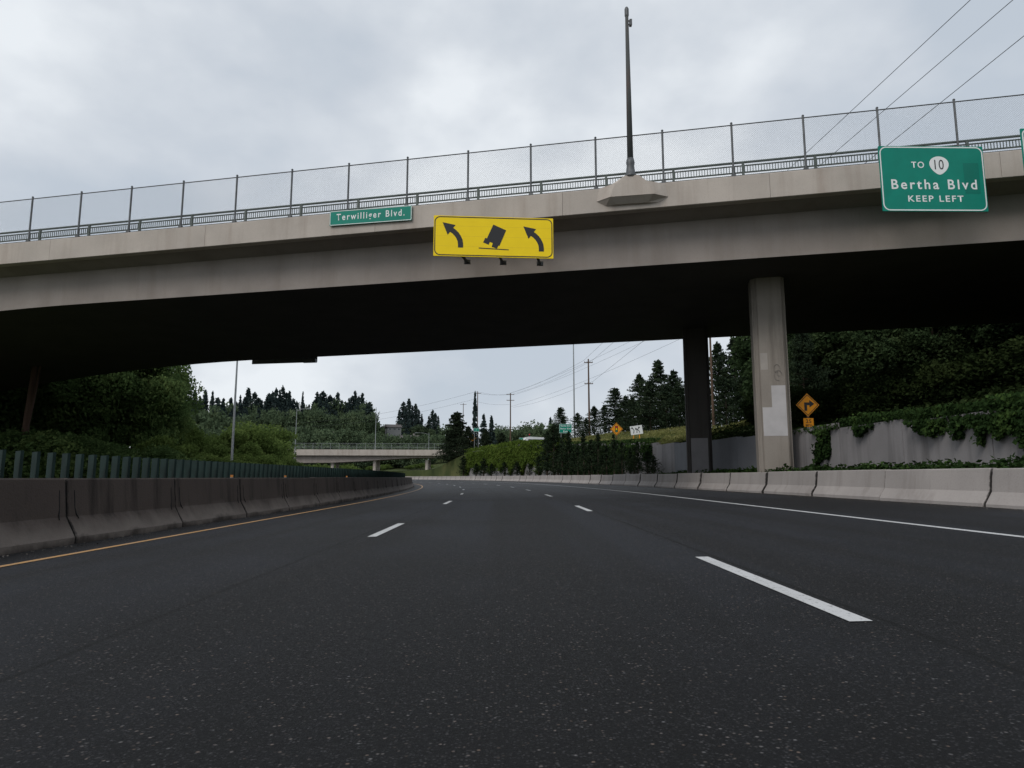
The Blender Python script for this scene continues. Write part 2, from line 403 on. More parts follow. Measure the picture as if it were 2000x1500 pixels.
while s<36:
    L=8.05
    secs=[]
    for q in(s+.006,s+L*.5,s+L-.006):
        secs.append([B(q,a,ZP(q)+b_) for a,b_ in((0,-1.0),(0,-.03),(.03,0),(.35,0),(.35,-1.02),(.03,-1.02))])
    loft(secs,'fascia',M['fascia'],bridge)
    s+=L
for s in(-62,-30,2):
    loft([[B(q,a,ZP(q)+b_) for a,b_ in((18.25,-1.),(18.6,-1.),(18.6,0),(18.25,0))] for q in(s,s+32)],'fascia',M['fascia'],bridge)
def column(px,pytop,n,label,mat):
    d=ray(px,pytop);k=(n-(C-BO).dot(BN))/d.dot(BN);p=C+d*k
    x,y=p.x,p.y;sb=(p-BO).dot(BD);top=ZS(sb)+.05;bot=gz(x,y)-.6
    w,dp,ch=.70,.52,.20
    base=[(-w+ch,-dp),(w-ch,-dp),(w-ch,-dp+.05),(w-ch+.05,-dp+.05),(w-ch+.05,-dp+.02),(w-.05,-dp+ch-.05),(w-.05,-dp+ch),(w,-dp+ch),(w,dp-ch),(w-ch,dp),(-w+ch,dp),(-w,dp-ch),(-w,-dp+ch),(-w+.05,-dp+ch),(-w+.05,-dp+ch-.05),(-w+ch-.05,-dp+.02),(-w+ch-.05,-dp+.05),(-w+ch,-dp+.05)]
    m=MB();rot=Matrix.Rotation(BANG,3,'Z')
    m.prism(base,lambda a,b_,z:Vector((x,y,0))+rot@Vector((a,b_,0))+Vector((0,0,z)),bot,top)
    o=m.build('column',mat,bridge)
    if label:o['label']=label
    return o,x,y,rot,dp,w,top
ca,cx,cy,crot,cdp,cw,ctop=column(1495,548,4.7,'near pale column with paint patches',M['column'])
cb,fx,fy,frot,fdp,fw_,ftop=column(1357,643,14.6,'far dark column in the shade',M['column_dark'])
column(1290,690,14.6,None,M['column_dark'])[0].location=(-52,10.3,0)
def onface(col,x,y,rot,px0,px1,py0,py1,mat,name,proud,dp,w0):
    nrm=rot@Vector((0,-1,0));org=Vector((x,y,0))+rot@Vector((0,-dp-proud,0));ax=rot@Vector((1,0,0))
    def h(px,py):
        d=ray(px,py);k=(org-C).dot(nrm)/d.dot(nrm);p=C+d*k;return max(-w0,min(w0,(p-org).dot(ax))),p.z
    a0,z1=h(px0,py0);a1,z0=h(px1,py1)
    m=MB();m.add([org+ax*a0+Vector((0,0,z0)),org+ax*a1+Vector((0,0,z0)),org+ax*a1+Vector((0,0,z1)),org+ax*a0+Vector((0,0,z1))],[(0,1,2,3)])
    return m.build(name,mat,col)
onface(ca,cx,cy,crot,1506,1540,753,797,M['patch'],'paint_patch',.004,cdp,.49)
onface(ca,cx,cy,crot,1470,1540,796,851,M['patch'],'paint_patch',.008,cdp,.49)
onface(ca,cx,cy,crot,1478,1500,690,722,M['patch2'],'paint_patch',.004,cdp,.49)
onface(cb,fx,fy,frot,1330,1385,856,925,M['patchd'],'paint_patch',.004,fdp,.49)
gm=MB();org=Vector((cx,cy,0))+crot@Vector((0,-cdp-.012,0));ax=crot@Vector((1,0,0))
zz=P(1512,735,cy).z
for r_,a0,dz in((.13,.18,.25),(.16,.22,-.05),(.09,.26,.05)):
    gm.tube([org+ax*(a0+r_*math.cos(t))+Vector((0,0,zz+dz+r_*1.4*math.sin(t))) for t in np.linspace(0,5,12)],.010,4)
gm.build('graffiti',M['graffiti'],ca)
for s0 in(37.2,-64):
    m=MB();m.prism([(s0,.4),(s0+1.6,.4),(s0+1.6,18.2),(s0,18.2)],lambda a,b_,z:B(a,b_,z),-.5,ZP(s0)-.9);m.build('abutment',M['girder'],bridge)
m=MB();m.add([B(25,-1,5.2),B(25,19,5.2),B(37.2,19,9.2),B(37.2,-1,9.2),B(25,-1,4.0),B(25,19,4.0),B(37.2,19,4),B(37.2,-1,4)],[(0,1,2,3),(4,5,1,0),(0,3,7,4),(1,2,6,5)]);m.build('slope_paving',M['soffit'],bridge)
# lamp bracket
ls,_=bhit(1234,375,0)
z0=ZP(ls)
def lp_(a,b_,z): return B(ls+a,b_,z)
m=MB()
m.prism([(-1.42,-.002),(-.85,-.40),(.85,-.40),(1.42,-.002)],lp_,z0-.58,z0-.03,[(-1.30,-.002),(-.66,-.40),(.66,-.40),(1.30,-.002)])
m.prism([(-1.05,-.003),(-.60,-.12),(.60,-.12),(1.05,-.003)],lp_,z0-.80,z0-.582,[(-1.40,-.003),(-.84,-.39),(.84,-.39),(1.40,-.003)])
m.prism([(-.60,-.39),(.60,-.39),(1.0,-.004),(-1.0,-.004)],lp_,z0-.029,z0+.26,[(-.27,-.385),(.27,-.385),(.29,-.004),(-.29,-.004)])
m.build('lamp_bracket',M['fascia'],bridge)
# fence
SP=2.684;fs0=bhit(1862,190,.1)[0]
fence=thing('chain_link_fence','tall chain link fence on steel posts along the near edge of the big overpass','fence')
pm=MB();pm.tube([(0,0,-.25),(0,0,2.24)],.042,8);pm.box((0,-.02,-.05),(.16,.12,.3));pm.tube([(0,0,2.24),(0,0,2.28)],[.055,.03],8)
wm=MB()
H=2.08
def seg(a0,z0_,a1,z1_,r=.0023):
    d=Vector((a1-a0,0,z1_-z0_)).normalized();w=Vector((-d.z,0,d.x))*r
    A=Vector((a0,0,z0_+GT*a0));Bq=Vector((a1,0,z1_+GT*a1));y=Vector((0,r,0))
    wm.add([A+w,A+y,A-w,A-y,Bq+w,Bq+y,Bq-w,Bq-y],[(0,1,5,4),(1,2,6,5),(2,3,7,6),(3,0,4,7)])
step=.080
k=-int(H/step)-1
while k*step<SP:
    a=k*step
    aa=max(a,0);zb=aa-a;ae=min(SP,a+H);ze=ae-a
    if ae>aa:
        seg(aa,.06+zb,ae,.06+ze);seg(SP-aa,.06+zb,SP-ae,.06+ze)
    k+=1
trm=MB();trm.tube([(0,0,H+.08),(SP,0,H+.08+GT*SP)],.022,6)
brm=MB();brm.tube([(0,0,.05),(SP,0,.05+GT*SP)],.008,5)
def inst(proto,name,mat,parent,loc,rz):
    if isinstance(proto,MB): o=proto.build(name,mat,parent)
    else:
        o=proto.copy();COL.objects.link(o);o.parent=parent
    o.location=loc;o.rotation_euler=(0,0,rz);return o
protos=[pm,wm,trm,brm]
NK=range(-7,24)
for k in NK:
    s=fs0-SP*k;z=ZP(s);L=B(s,.1,z)
    protos[0]=inst(protos[0],'post',M['steel'],fence,L,BANG)
    protos[1]=inst(protos[1],'mesh_panel',M['wire'],fence,L,BANG)
    protos[2]=inst(protos[2],'top_rail',M['steel'],fence,L,BANG)
    protos[3]=inst(protos[3],'bottom_wire',M['steel'],fence,L,BANG)
rail=thing('metal_railing','low green grey metal railing with upright bars behind the big overpass fence','railing')
rp0=MB();rp0.box((0,0,.30),(.09,.09,.66))
rt0=MB();rt0.tube([(0,0,.66),(SP,0,.66+GT*SP)],.05,8);rt0.tube([(0,0,.52),(SP,0,.52+GT*SP)],.028,6);rt0.tube([(0,0,.24),(SP,0,.24+GT*SP)],.032,6);rt0.tube([(0,0,.12),(SP,0,.12+GT*SP)],.02,6)
rb0=MB();a=.06
while a<SP: rb0.box((a,0,.38+GT*a),(.026,.026,.26));a+=.105
protos=[rp0,rt0,rb0]
for k in NK:
    s=fs0-SP*k+.4;z=ZP(s);L=B(s,.30,z)
    for i,nm in enumerate(('post','rail','baluster_panel')): protos[i]=inst(protos[i],nm,M['rail_green'],rail,L,BANG)
# lamp on bridge
pl=B(ls-.03,-.20,z0+.24)
lamp=thing('street_lamp','tall tapered grey street lamp pole with rust streaks on the bracket of the big overpass','street lamp',pl)
ztop=P(1227,18,pl.y).z-pl.z
m=MB();m.tube([(0,0,0),(0,0,.08),(0,0,.12),(0,0,.5),(0,0,.62),(0,0,.8)],[.24,.24,.20,.15,.175,.14],12);m.build('base',M['steel'],lamp,True)
M['rustpole']=concrete('pole_paint_with_rust',(.085,.095,.095),(.16,.045,.02),.55,True,.15,4)
m=MB();m.tube([(0,0,.75),(0,0,ztop*.5),(0,0,ztop)],[.125,.10,.065],12);m.build('pole',M['rustpole'],lamp,True)
m=MB();m.tube([(0,0,ztop-.35),(0,0,ztop-.3),(0,0,ztop),(0,0,ztop+.08)],[.07,.088,.088,.05],10);m.build('cap',M['steel'],lamp)
m=MB();m.box((.15,0,ztop-.62),(.10,.16,.26));m.tube([(0,0,ztop-.53),(.14,0,ztop-.53)],.03,6);m.tube([(0,0,ztop-.72),(.14,0,ztop-.69)],.03,6);m.build('lamp_head',M['steel'],lamp)
# ------------------------------------------------------------ signs
def text_mesh(txt,w,h,cx_,cz_,mat,parent,y=-.035,bold=.012,spacing=1.08,name='lettering'):
    cu=bpy.data.curves.new('t','FONT');cu.body=txt;cu.size=1;cu.offset=bold;cu.space_character=spacing;cu.resolution_u=4
    o=bpy.data.objects.new('t',cu);COL.objects.link(o)
    dg=bpy.context.evaluated_depsgraph_get();me=bpy.data.meshes.new_from_object(o.evaluated_get(dg))
    bpy.data.objects.remove(o)
    vs=np.array([v.co[:] for v in me.vertices])
    mn,mx=vs.min(0),vs.max(0);kx=w/(mx[0]-mn[0]);ky=h/(mx[1]-mn[1])
    for v in me.vertices:
        a=(v.co.x-(mn[0]+mx[0])/2)*kx+cx_;b_=(v.co.y-(mn[1]+mx[1])/2)*ky+cz_;v.co=(a,y,b_)
    me.name=name;me.materials.clear()
    return link(name,me,mat,parent)
def rr(w,h,r,n=6):
    o=[]
    for cx_,cz_,a0 in((w/2-r,h/2-r,0),(-w/2+r,h/2-r,90),(-w/2+r,-h/2+r,180),(w/2-r,-h/2+r,270)):
        for i in range(n+1):
            t=R(a0+90*i/n);o.append((cx_+r*math.cos(t),cz_+r*math.sin(t)))
    return o
def border(w,h,r,th,mat,parent,y=-.033):
    a=rr(w,h,r);b_=rr(w-2*th,h-2*th,max(.01,r-th));n=len(a)
    m=MB();m.add([(p[0],y,p[1]) for p in a]+[(p[0],y,p[1]) for p in b_],[(i,(i+1)%n,(i+1)%n+n,i+n) for i in range(n)])
    return m.build('border',mat,parent)
def poly(pts,mat,parent,name,y=-.035):
    m=MB();m.add([(a,y,b_) for a,b_ in pts],[tuple(range(len(pts)))]);return m.build(name,mat,parent)
def stroke(pts,w,mat,parent,name,head=None,y=-.035):
    L=[];Rr=[]
    for i,p in enumerate(pts):
        a=Vector(pts[max(0,i-1)]);b_=Vector(pts[min(len(pts)-1,i+1)]);d=(b_-a).normalized();nn=Vector((-d.y,d.x))*w/2
        L.append(Vector(p)+nn);Rr.append(Vector(p)-nn)
    n=len(pts);vs=[(p.x,y,p.y) for p in L+Rr];fs=[(i,i+1,n+i+1,n+i) for i in range(n-1)]
    m=MB();m.add(vs,fs)
    if head: m.add([(a,y-.001,b_) for a,b_ in head],[(0,1,2)])
    return m.build(name,mat,parent)
def panel(w,h,mat,parent,th=.03,name='panel',r=.02):
    m=MB();m.prism(rr(w,h,r,3),lambda a,b_,d:Vector((a,d,b_)),-th,th*.2);return m.build(name,mat,parent)
Yb=22.6;TL=P(1714,286,Yb);TR=P(1917,287,Yb);BLc=P(1724,413,Yb)
w=(TR-TL).length;h=TL.z-BLc.z;cen=Vector(((TL.x+TR.x)/2,Yb,TL.z-h/2))
sg=thing('guide_sign','green guide sign with a route shield reading Bertha Blvd, mounted on the big overpass','sign',cen,0)
panel(w,h,M['green'],sg)
border(w-.05,h-.05,.24,.04,M['white'],sg)
u=w/205.0
o=panel(30*u,62*u,M['green2'],sg,.0345,'overlay_plate',.01);o.location=(76*u,0,1*u)
text_mesh('TO',25*u,13*u,-28*u,28*u,M['white'],sg,spacing=1.2,bold=.014)
sh=[]
for i in range(40):
    t=2*PI*i/40;xx=math.cos(t);z_=math.sin(t)
    sh.append((14*u+19*u*xx*(1 if z_>0 else (1-.34*z_*z_)),30*u+(15.5*z_ if z_>0 else 22*z_)*u))
shd=poly(sh,M['white'],sg,'route_shield')
text_mesh('10',18*u,20*u,14*u,28.5*u,M['black'],shd,y=-.038,bold=.0)
text_mesh('Bertha Blvd',167*u,20*u,1*u,-12*u,M['white'],sg,spacing=1.32,bold=.016,y=-.037)
text_mesh('KEEP LEFT',108*u,12.5*u,2*u,-41*u,M['white'],sg,spacing=1.25,bold=.016,y=-.037)
def bracket(parent,xs,h,back):
    for x_ in xs:
        m=MB();m.box((x_,.07,0),(.08,.09,h*.96))
        m.box((x_,back/2+.1,h*.1),(.07,back,.08));m.box((x_,back/2+.1,h*.36),(.07,back,.08));m.build('mounting_bracket',M['steel'],parent)
bracket(sg,(-w*.12,w*.3),h,1.7)
TL=P(1991,252,21.6);BLc=P(1996,352,21.6);w2=3.0;h2=TL.z-BLc.z
sg2=thing('guide_sign','green guide sign cut off by the right edge of the picture','sign',(TL.x+w2/2,21.6,TL.z-h2/2),0)
panel(w2,h2,M['green'],sg2);border(w2-.07,h2-.07,.18,.045,M['white'],sg2);bracket(sg2,(.1,w2*.3),h2,1.9)
s0_,z0_=bhit(645,428,-.05);s1_,z1_=bhit(805,416,-.05)
w3=s1_-s0_;h3=w3*.178;c3=B((s0_+s1_)/2,-.07,(z0_+z1_)/2)
sg3=thing('street_name_sign','long narrow green street name sign reading Terwilliger Blvd. on the overpass parapet','sign',c3,BANG)
sg3.rotation_euler=(0,-math.atan((z1_-z0_)/w3),BANG)
panel(w3,h3,M['green'],sg3);border(w3-.02,h3-.02,.06,.025,M['white'],sg3)
text_mesh('Terwilliger Blvd.',w3*.83,h3*.58,0,-.01,M['white'],sg3,spacing=1.34,bold=.014)
# yellow sign
A=P(847.5,421,25.75);Bq=P(1080,427,26.05);bl_=P(846,500,25.75)
w4=math.hypot(Bq.x-A.x,Bq.y-A.y);h4=A.z-bl_.z;ang=math.atan2(Bq.y-A.y,Bq.x-A.x)
sg4=thing('warning_sign','wide yellow sign with a tipping truck between two curved arrows','sign',((A.x+Bq.x)/2,(A.y+Bq.y)/2,A.z-h4/2),ang)
panel(w4,h4,M['yellow'],sg4);u=w4/232.0
border(w4-3*u,h4-3*u,11*u,2.0*u,M['black'],sg4)
for i in range(1,4):
    m=MB();m.box((0,-.0305,-h4/2+h4*i/4),(w4*.97,.001,.006));m.build('panel_seam',M['seam'],sg4)
def q(px,py): return ((px-963)*u,(464-py)*u)
for dx,dy in((0,0),(156.5,4)):
    pts=[(899,487),(899,480),(898,473),(895,466),(891,460),(886,455),(880,451),(876,449)]
    stroke([q(a+dx,b_+dy) for a,b_ in pts],10*u,M['black'],sg4,'arrow',[q(a+dx,b_+dy) for a,b_ in((864,437),(889,442),(874,462))])
tr=poly([q(*p) for p in((962,439),(987,450),(974,482),(948,471))],M['black'],sg4,'truck_symbol')
poly([q(*p) for p in((946.5,466),(957,470.5),(953,480),(942.5,475.5))],M['black'],tr,'truck_cab',-.036)
poly([q(*p) for p in((961,476.5),(972,481),(969,487.3),(959,484))],M['black'],tr,'truck_wheel',-.036)
poly([q(*p) for p in((934,486),(992,488.3),(992,490),(934,487.8))],M['black'],sg4,'ground_line_symbol',-.0365)
for x_ in(-w4*.26,w4*.05,w4*.37):
    m=MB();m.box((x_,.07,0),(.09,.1,h4*.98))
    m.tube([(x_,.1,-h4*.46),(x_+.20,1.0,-h4*.44)],.06,6);m.box((x_+.20,1.0,-h4*.43),(.26,.12,.16));m.box((x_,.9,h4*.3),(.07,1.6,.08));m.build('mounting_bracket',M['steel'],sg4)
sa,za=bhit(493,704,18.9);sb_,zb_=bhit(620,702,18.9)
t=thing('guide_sign','dark back of a sign hanging just below the far edge of the big overpass','sign',B((sa+sb_)/2,18.9,za+1.1),BANG)
zl=bhit(620,709,18.9)[1];hh=2.6
panel(sb_-sa,hh,M['steel'],t,.04);t.location.z=zl+hh/2+.06
bracket(t,(-1.5,1.5),hh,.1)
m=MB();m.box(((sb_-sa)/2-.5,-.2,-hh/2+.08),(1.,.3,.25));m.build('sign_light',M['steel'],t)
def diamond(px,py,Y,diagpx,label,kind,mat):
    c0=P(px,py,Y);g0=gz(c0.x,c0.y);r=diagpx/2*Y/1330
    t=thing('warning_sign',label,'sign',(c0.x,c0.y,g0));hz=c0.z-g0
    m=MB();m.box((0,.03,hz/2),(.09,.06,hz+r*1.2));m.build('post',M['wood'],t)
    m=MB();m.prism([(0,r),(-r,0),(0,-r),(r,0)],lambda a,b_,d:Vector((a,d,hz+b_)),-.012,0);m.build('panel',mat,t)
    a=r*.92;b_=r*.84
    m=MB();m.add([(0,-.016,hz+a),(-a,-.016,hz),(0,-.016,hz-a),(a,-.016,hz),(0,-.016,hz+b_),(-b_,-.016,hz),(0,-.016,hz-b_),(b_,-.016,hz)],[(0,1,5,4),(1,2,6,5),(2,3,7,6),(3,0,4,7)]);m.build('border',M['black'],t)
    if kind=='turn':
        m=MB();z=lambda v:hz+v*r
        m.add([(-.30*r,-.018,z(-.5)),(-.06*r,-.018,z(-.5)),(-.06*r,-.018,z(-.02)),(.15*r,-.018,z(-.02)),(.15*r,-.018,z(.22)),(-.30*r,-.018,z(.22))],[(0,1,2,5),(2,3,4,5)])
        m.add([(.15*r,-.018,z(-.22)),(.58*r,-.018,z(.10)),(.15*r,-.018,z(.42))],[(0,1,2)]);m.build('turn_arrow',M['black'],t)
    elif kind=='signal':
        m=MB();m.box((0,-.014,hz),(.42*r,.006,1.0*r));s_=m.build('signal_symbol',M['black'],t)
        for zz2,mt in((.3,'redlamp'),(0,'yellow'),(-.3,'green')):
            m=MB();m.add([(.13*r*math.cos(t_),-.019,hz+zz2*r+.13*r*math.sin(t_)) for t_ in np.linspace(0,2*PI,10)[:-1]],[tuple(range(9))]);m.build('signal_dot',M[mt],s_)
    return t,hz,r
t,hz,r=diamond(1577,791,31,46,'orange diamond sign with a right turn arrow above an orange plaque, behind the ivy wall','turn',M['orange'])
m=MB();m.box((0,-.006,hz-r-.27),(.46,.014,.40));pq=m.build('plaque',M['orange'],t)
text_mesh('25',.25,.17,0,hz-r-.21,M['black'],pq,y=-.018);text_mesh('MPH',.28,.08,0,hz-r-.39,M['black'],pq,y=-.018)
diamond(1204,838,72,25,'yellow diamond sign with a traffic signal symbol on the grassy bank','signal',M['orange'])
diamond(923,856,152,14,'tiny far yellow diamond sign beside the dark conifer at the bend','turn',M['orange'])
c0=P(1243,840,70);g0=gz(c0.x,c0.y)
t=thing('arrow_sign','white sign with black branching arrows on two orange legs, right of the signal sign','sign',(c0.x,c0.y,g0));hz=c0.z-g0
for x_ in(-.3,.3):
    m=MB();m.box((x_,.04,(hz)/2),(.07,.06,hz+.3));m.build('post',M['orange'],t)
m=MB();m.prism(rr(1.25,.9,.03,2),lambda a,b_,d:Vector((a,d,b_)),-.02,0);pn=m.build('panel',M['white'],t);pn.location=(0,0,hz);pn.rotation_euler=(0,R(-8),0)
stroke([(-.35,-.3),(-.25,0),(-.4,.25)],.07,M['black'],pn,'arrow',[(-.55,.2),(-.3,.2),(-.42,.38)],-.024)
stroke([(.0,-.3),(.05,.0),(.3,.2)],.07,M['black'],pn,'arrow',[(.25,.1),(.42,.28),(.2,.32)],-.024)
stroke([(.3,-.3),(.25,-.1),(.0,.1)],.07,M['black'],pn,'arrow',[(-.1,.0),(.08,.14),(-.1,.25)],-.024)
def gsign(px0,py0,px1,py1,Y,label,rows):
    a=P(px0,py0,Y);b_=P(px1,py1,Y);w=b_.x-a.x;h=a.z-b_.z;cx_=(a.x+b_.x)/2;g0=gz(cx_,Y)
    t=thing('guide_sign',label,'sign',(cx_,Y,g0));hz=(a.z+b_.z)/2-g0
    for x_ in((-w*.35,w*.35) if w>1.2 else (0,)):
        m=MB();m.box((x_,.05,hz/2),(.09,.08,hz));m.build('post',M['alu'],t)
    pn=panel(w,h,M['green'],t);pn.location=(0,0,hz);border(w-.04,h-.04,.06,.035,M['white'],pn)
    for i,(tx,wd) in enumerate(rows): text_mesh(tx,w*wd,h*.17,0,h*(.3-.3*i)*(len(rows)>1),M['white'],pn)
gsign(1092,828,1117,846,100,'small far green guide sign with three lines of white lettering above the hedge',[('Bertha Blvd',.75),('Barbur Blvd',.8),('Exit',.35)])
gsign(925,836,936,843,148,'tiny green sign high on a pole left of the tall utility poles',[('5',.2)])
gsign(1014,855,1022,862,140,'tiny green sign at the top of the ivy wall',[('5',.2)])
# ------------------------------------------------------------ retaining wall
def wallseg(s0,s1,label,mat,drop=0,panels=4.0,ofs=0):
    t=thing('retaining_wall',label,'wall');s=s0
    while s<s1-.1:
        e=min(s1,s+panels);z1=zt((s+e)/2)+random.uniform(-.1,.12)*(1 if panels<5 else 0)-drop
        m=MB();vs=[]
        for q_ in(s+.015,(s+e)/2,e-.015):
            for lt in(12.95+ofs,13.3+ofs):
                x,y=rp(q_,lt)
                for z in(.3,z1): vs.append((x,y,z))
        m.add(vs,[(0,4,5,1),(4,8,9,5),(2,3,7,6),(6,7,11,10),(1,5,7,3),(5,9,11,7),(0,1,3,2),(8,10,11,9)])
        m.build('wall_panel',mat,t);s=e
    return t
wallseg(-10,31,'grey concrete retaining wall draped with ivy right of the near column',M['wall'])
wallseg(31,47,'plain blue grey concrete wall between the two columns',M['wall_plain'],0,5.3)
wallseg(47,142,'long retaining wall under bright ivy behind the dark shrubs',M['wall'])
# ------------------------------------------------------------ far overpass
fo=thing('road_bridge','distant low overpass with a fence crossing behind the left trees','bridge')
YA=200
def fz(py): return P(720,py,YA).z
zA,zB,zC,zD=fz(878),fz(889.5),fz(904),fz(866)
def fline(x): return YA+ .06*(x+40)
xs=[-130+8*i for i in range(17)]
def fsec(prof): 
    return [[Vector((x,fline(x)+n_,z_ if not callable(z_) else z_(x))) for n_,z_ in prof] for x in xs]
loft(fsec([(0,zB),(0,zA),(11,zA),(11,zB)]),'deck',M['fascia'],fo)
def hz_(x): return zC+ (zB-zC)*.75*ss(-55,-20,x)
loft(fsec([(1.2,zB+.1),(1.2,hz_),(9.8,hz_),(9.8,zB+.1)]),'girder',M['girder'],fo)
for px_ in(655,735,835):
    p=P(px_,900,YA+5)
    for dn in(2.5,8.5):
        m=MB();m.tube([(p.x,fline(p.x)+dn,-1),(p.x,fline(p.x)+dn,zC+1)],.5,10);m.build('column',M['fascia'],fo)
ff=thing('chain_link_fence','pale fence along the distant low overpass','fence')
for x in np.arange(-128,-4,2.5):
    q_=MB();q_.box((x,fline(x)+.2,(zA+zD)/2),(.055,.055,zD-zA));q_.build('post',M['pale_steel'],ff)
for z in(zD,zA+.7):
    q_=MB();q_.tube([(-128,fline(-128)+.2,z),(-4,fline(-4)+.2,z)],.03,5);q_.build('rail',M['pale_steel'],ff)
q_=MB()
for a in np.arange(-128,-4,.3):
    q_.box((a,fline(a)+.22,(zA+zD)/2),(.018,.01,zD-zA))
q_.build('mesh_panel',M['pale_steel'],ff)
# ------------------------------------------------------------ poles
def lamp_post(px,pt,Y,label,arm=0,armlen=2.5,r=.12,mat='pale_steel'):
    c0=P(px,pt,Y);g0=gz(c0.x,c0.y);h=c0.z-g0
    t=thing('street_lamp',label,'street lamp',(c0.x,c0.y,g0-.05))
    m=MB();m.tube([(0,0,0),(0,0,h*.5),(0,0,h)],[r,r*.8,r*.5],8);m.build('pole',M[mat],t)
    m=MB();m.box((0,0,.15),(.5,.5,.3));m.build('base',M['wall'],t)
    if arm:
        m=MB();m.tube([(0,0,h-.6),(arm*armlen*.4,0,h-.1),(arm*armlen,0,h+.05)],.05,6);m.build('arm',M[mat],t)
        m=MB();m.box((arm*(armlen+.3),0,h),(.8,.3,.16));m.build('lamp_head',M[mat],t)
    return t
lamp_post(466,660,62,'tall plain pale pole among the light green bushes on the left',0,r=.13)
lamp_post(580,798,170,'pale street lamp with an arm to the right before the distant overpass',1,2.6,.12)
lamp_post(1119,600,120,'tall thin pale pole rising above the far green sign',0,r=.14)
lamp_post(735,795,205,'thin pale pole standing at the middle of the distant overpass',0,r=.12)
lamp_post(838,845,230,'pale street lamp with a long arm to the left near the dark conifer',-1,4,.12)
def upole(px,pt,Y,label,arms=((.25,1.2),),rot=0,r=.17):
    c0=P(px,pt,Y);g0=gz(c0.x,c0.y);h=c0.z-g0
    t=thing('utility_pole',label,'utility pole',(c0.x,c0.y,g0-.1),rot)
    m=MB();m.tube([(0,0,0),(0,0,h)],[r,r*.65],8);m.build('pole',M['wood'],t)
    for dz,hw in arms:
        m=MB();m.box((0,-.12,h-dz),(2*hw,.1,.13));m.build('crossarm',M['wood'],t)
        for x_ in(-hw*.9,-hw*.35,hw*.35,hw*.9):
            m=MB();m.tube([(x_,-.12,h-dz+.06),(x_,-.12,h-dz+.25)],[.05,.03],6);m.build('insulator',M['alu'],t)
    return c0
pA=upole(1149,700,110,'brown utility pole with crossarms right of the tall thin pale pole',((.6,.7),(4.1,.7)))
pC=upole(997,767,175,'brown utility pole with two crossarms above the ivy wall',((.4,1.0),(1.9,1.0)),r=.2)
pD=upole(933,764,190,'brown utility pole behind the thin far fir',((.5,1.0),))
pE=upole(905,787,260,'short far utility pole left of the thin fir',((.5,1.2),))
pF=upole(1384,590,85,'tall reddish brown utility pole just right of the dark column',((.6,1.2),))
def wire(a,b_,sag,r,label,group=None):
    a=Vector(a);b_=Vector(b_);pts=[]
    for i in range(25):
        t=i/24;p=a.lerp(b_,t);p.z-=4*sag*t*(1-t);pts.append(p)
    m=MB();m.tube(pts,r,4);o=m.build('power_line',M['black'],None);tag(o,label,'wire',group);return o
def far_end(px0,py0,Y,pa,Yend):
    p=P(px0,py0,Y);k=(Yend-pa.y)/(p.y-pa.y);return pa+(p-pa)*k
for (px_,py_,Yq,off,lb) in((1895,0,26.5,(-.7,0,-.3),'uppermost of the three wires crossing the sky at top right'),(1978,0,27,(.7,0,-.3),'middle of the three wires crossing the sky at top right'),(2000,70,27.5,(.7,0,-3.8),'lowest of the three wires crossing the sky at top right')):
    a=pA+Vector(off);b_=far_end(px_,py_,Yq,a,8);wire(a,b_,0.0,.02,lb)
G='thin wires between the far utility poles'
for o1 in((-.7,0,-.3),(.7,0,-.3),(.7,0,-3.8)):
    wire(pA+Vector(o1),pC+Vector(o1)*1.0,.6,.016,'thin far wire between utility poles under the overpass',G)
for o1 in((-1,0,-.4),(1,0,-.4),(0,0,-3)):
    wire(pF+Vector(o1),pC+Vector(o1)*1.2,.9,.016,'thin far wire between utility poles under the overpass',G)
    wire(pC+Vector(o1),pD+Vector(o1),.4,.018,'thin far wire between utility poles under the overpass',G)
wire(pD,P(560,826,240),2.0,.022,'thin far wire between utility poles under the overpass',G)
wire(pD+Vector((0,0,-2)),P(560,834,240),2.0,.022,'thin far wire between utility poles under the overpass',G)
c0=P(1034,852,142);g0=gz(c0.x,c0.y)
t=thing('traffic_light','tiny far traffic light left of the white van','traffic light',(c0.x,c0.y,g0));hh=c0.z-g0
m=MB();m.tube([(0,0,0),(0,0,hh+.6)],.08,6);m.build('pole',M['steel'],t)
m=MB();m.box((0,-.2,hh),(.4,.3,1.1));hd=m.build('signal_head',M['black'],t)
m=MB();m.tube([(0,-.36,hh+.33),(0,-.40,hh+.33)],.13,8);m.build('lens',M['redlamp'],hd)
def car(x,y,rz,label,van=False):
    g0=gz(x,y);t=thing('parked_van' if van else 'parked_car',label,'van' if van else 'car',(x,y,g0+.02),rz)
    if van: pr=[(-2.6,.4),(2.5,.4),(2.6,.9),(2.3,1.25),(1.7,2.05),(1.2,2.35),(-1.8,2.45),(-2.4,2.3),(-2.6,1.6)];W=1.0
    else: pr=[(-2.2,.35),(2.15,.35),(2.2,.75),(1.3,.9),(.6,1.4),(-1.0,1.42),(-1.8,.95),(-2.2,.85)];W=.88
    m=MB();m.prism(pr,lambda a,b_,d:Vector((a,d*(1 if b_<1.1 else .9),b_)),-W,W);m.build('body',M['carwhite'],t)
    if van: gl=[(-2.0,1.4),(2.0,1.4),(1.6,1.95),(-2.0,1.95)]
    else: gl=[(-1.5,.95),(1.05,.95),(.55,1.33),(-.95,1.34)]
    m=MB();m.prism(gl,lambda a,b_,d:Vector((a,d,b_)),-W-.005,W+.005);m.build('window',M['glass'],t)
    for a in(-1.4,1.4):
        for sd in(-1,1):
            m=MB();m.tube([(a,sd*(W-.2),.33),(a,sd*(W+.02),.33)],.33,12);m.build('wheel',M['tyre'],t)
p=P(1048,864,134);car(p.x,p.y,R(15),'white rounded van roof showing above the bright ivy',True)
p=P(779,903,262);car(p.x,p.y,R(10),'tiny white car seen beneath the distant overpass')
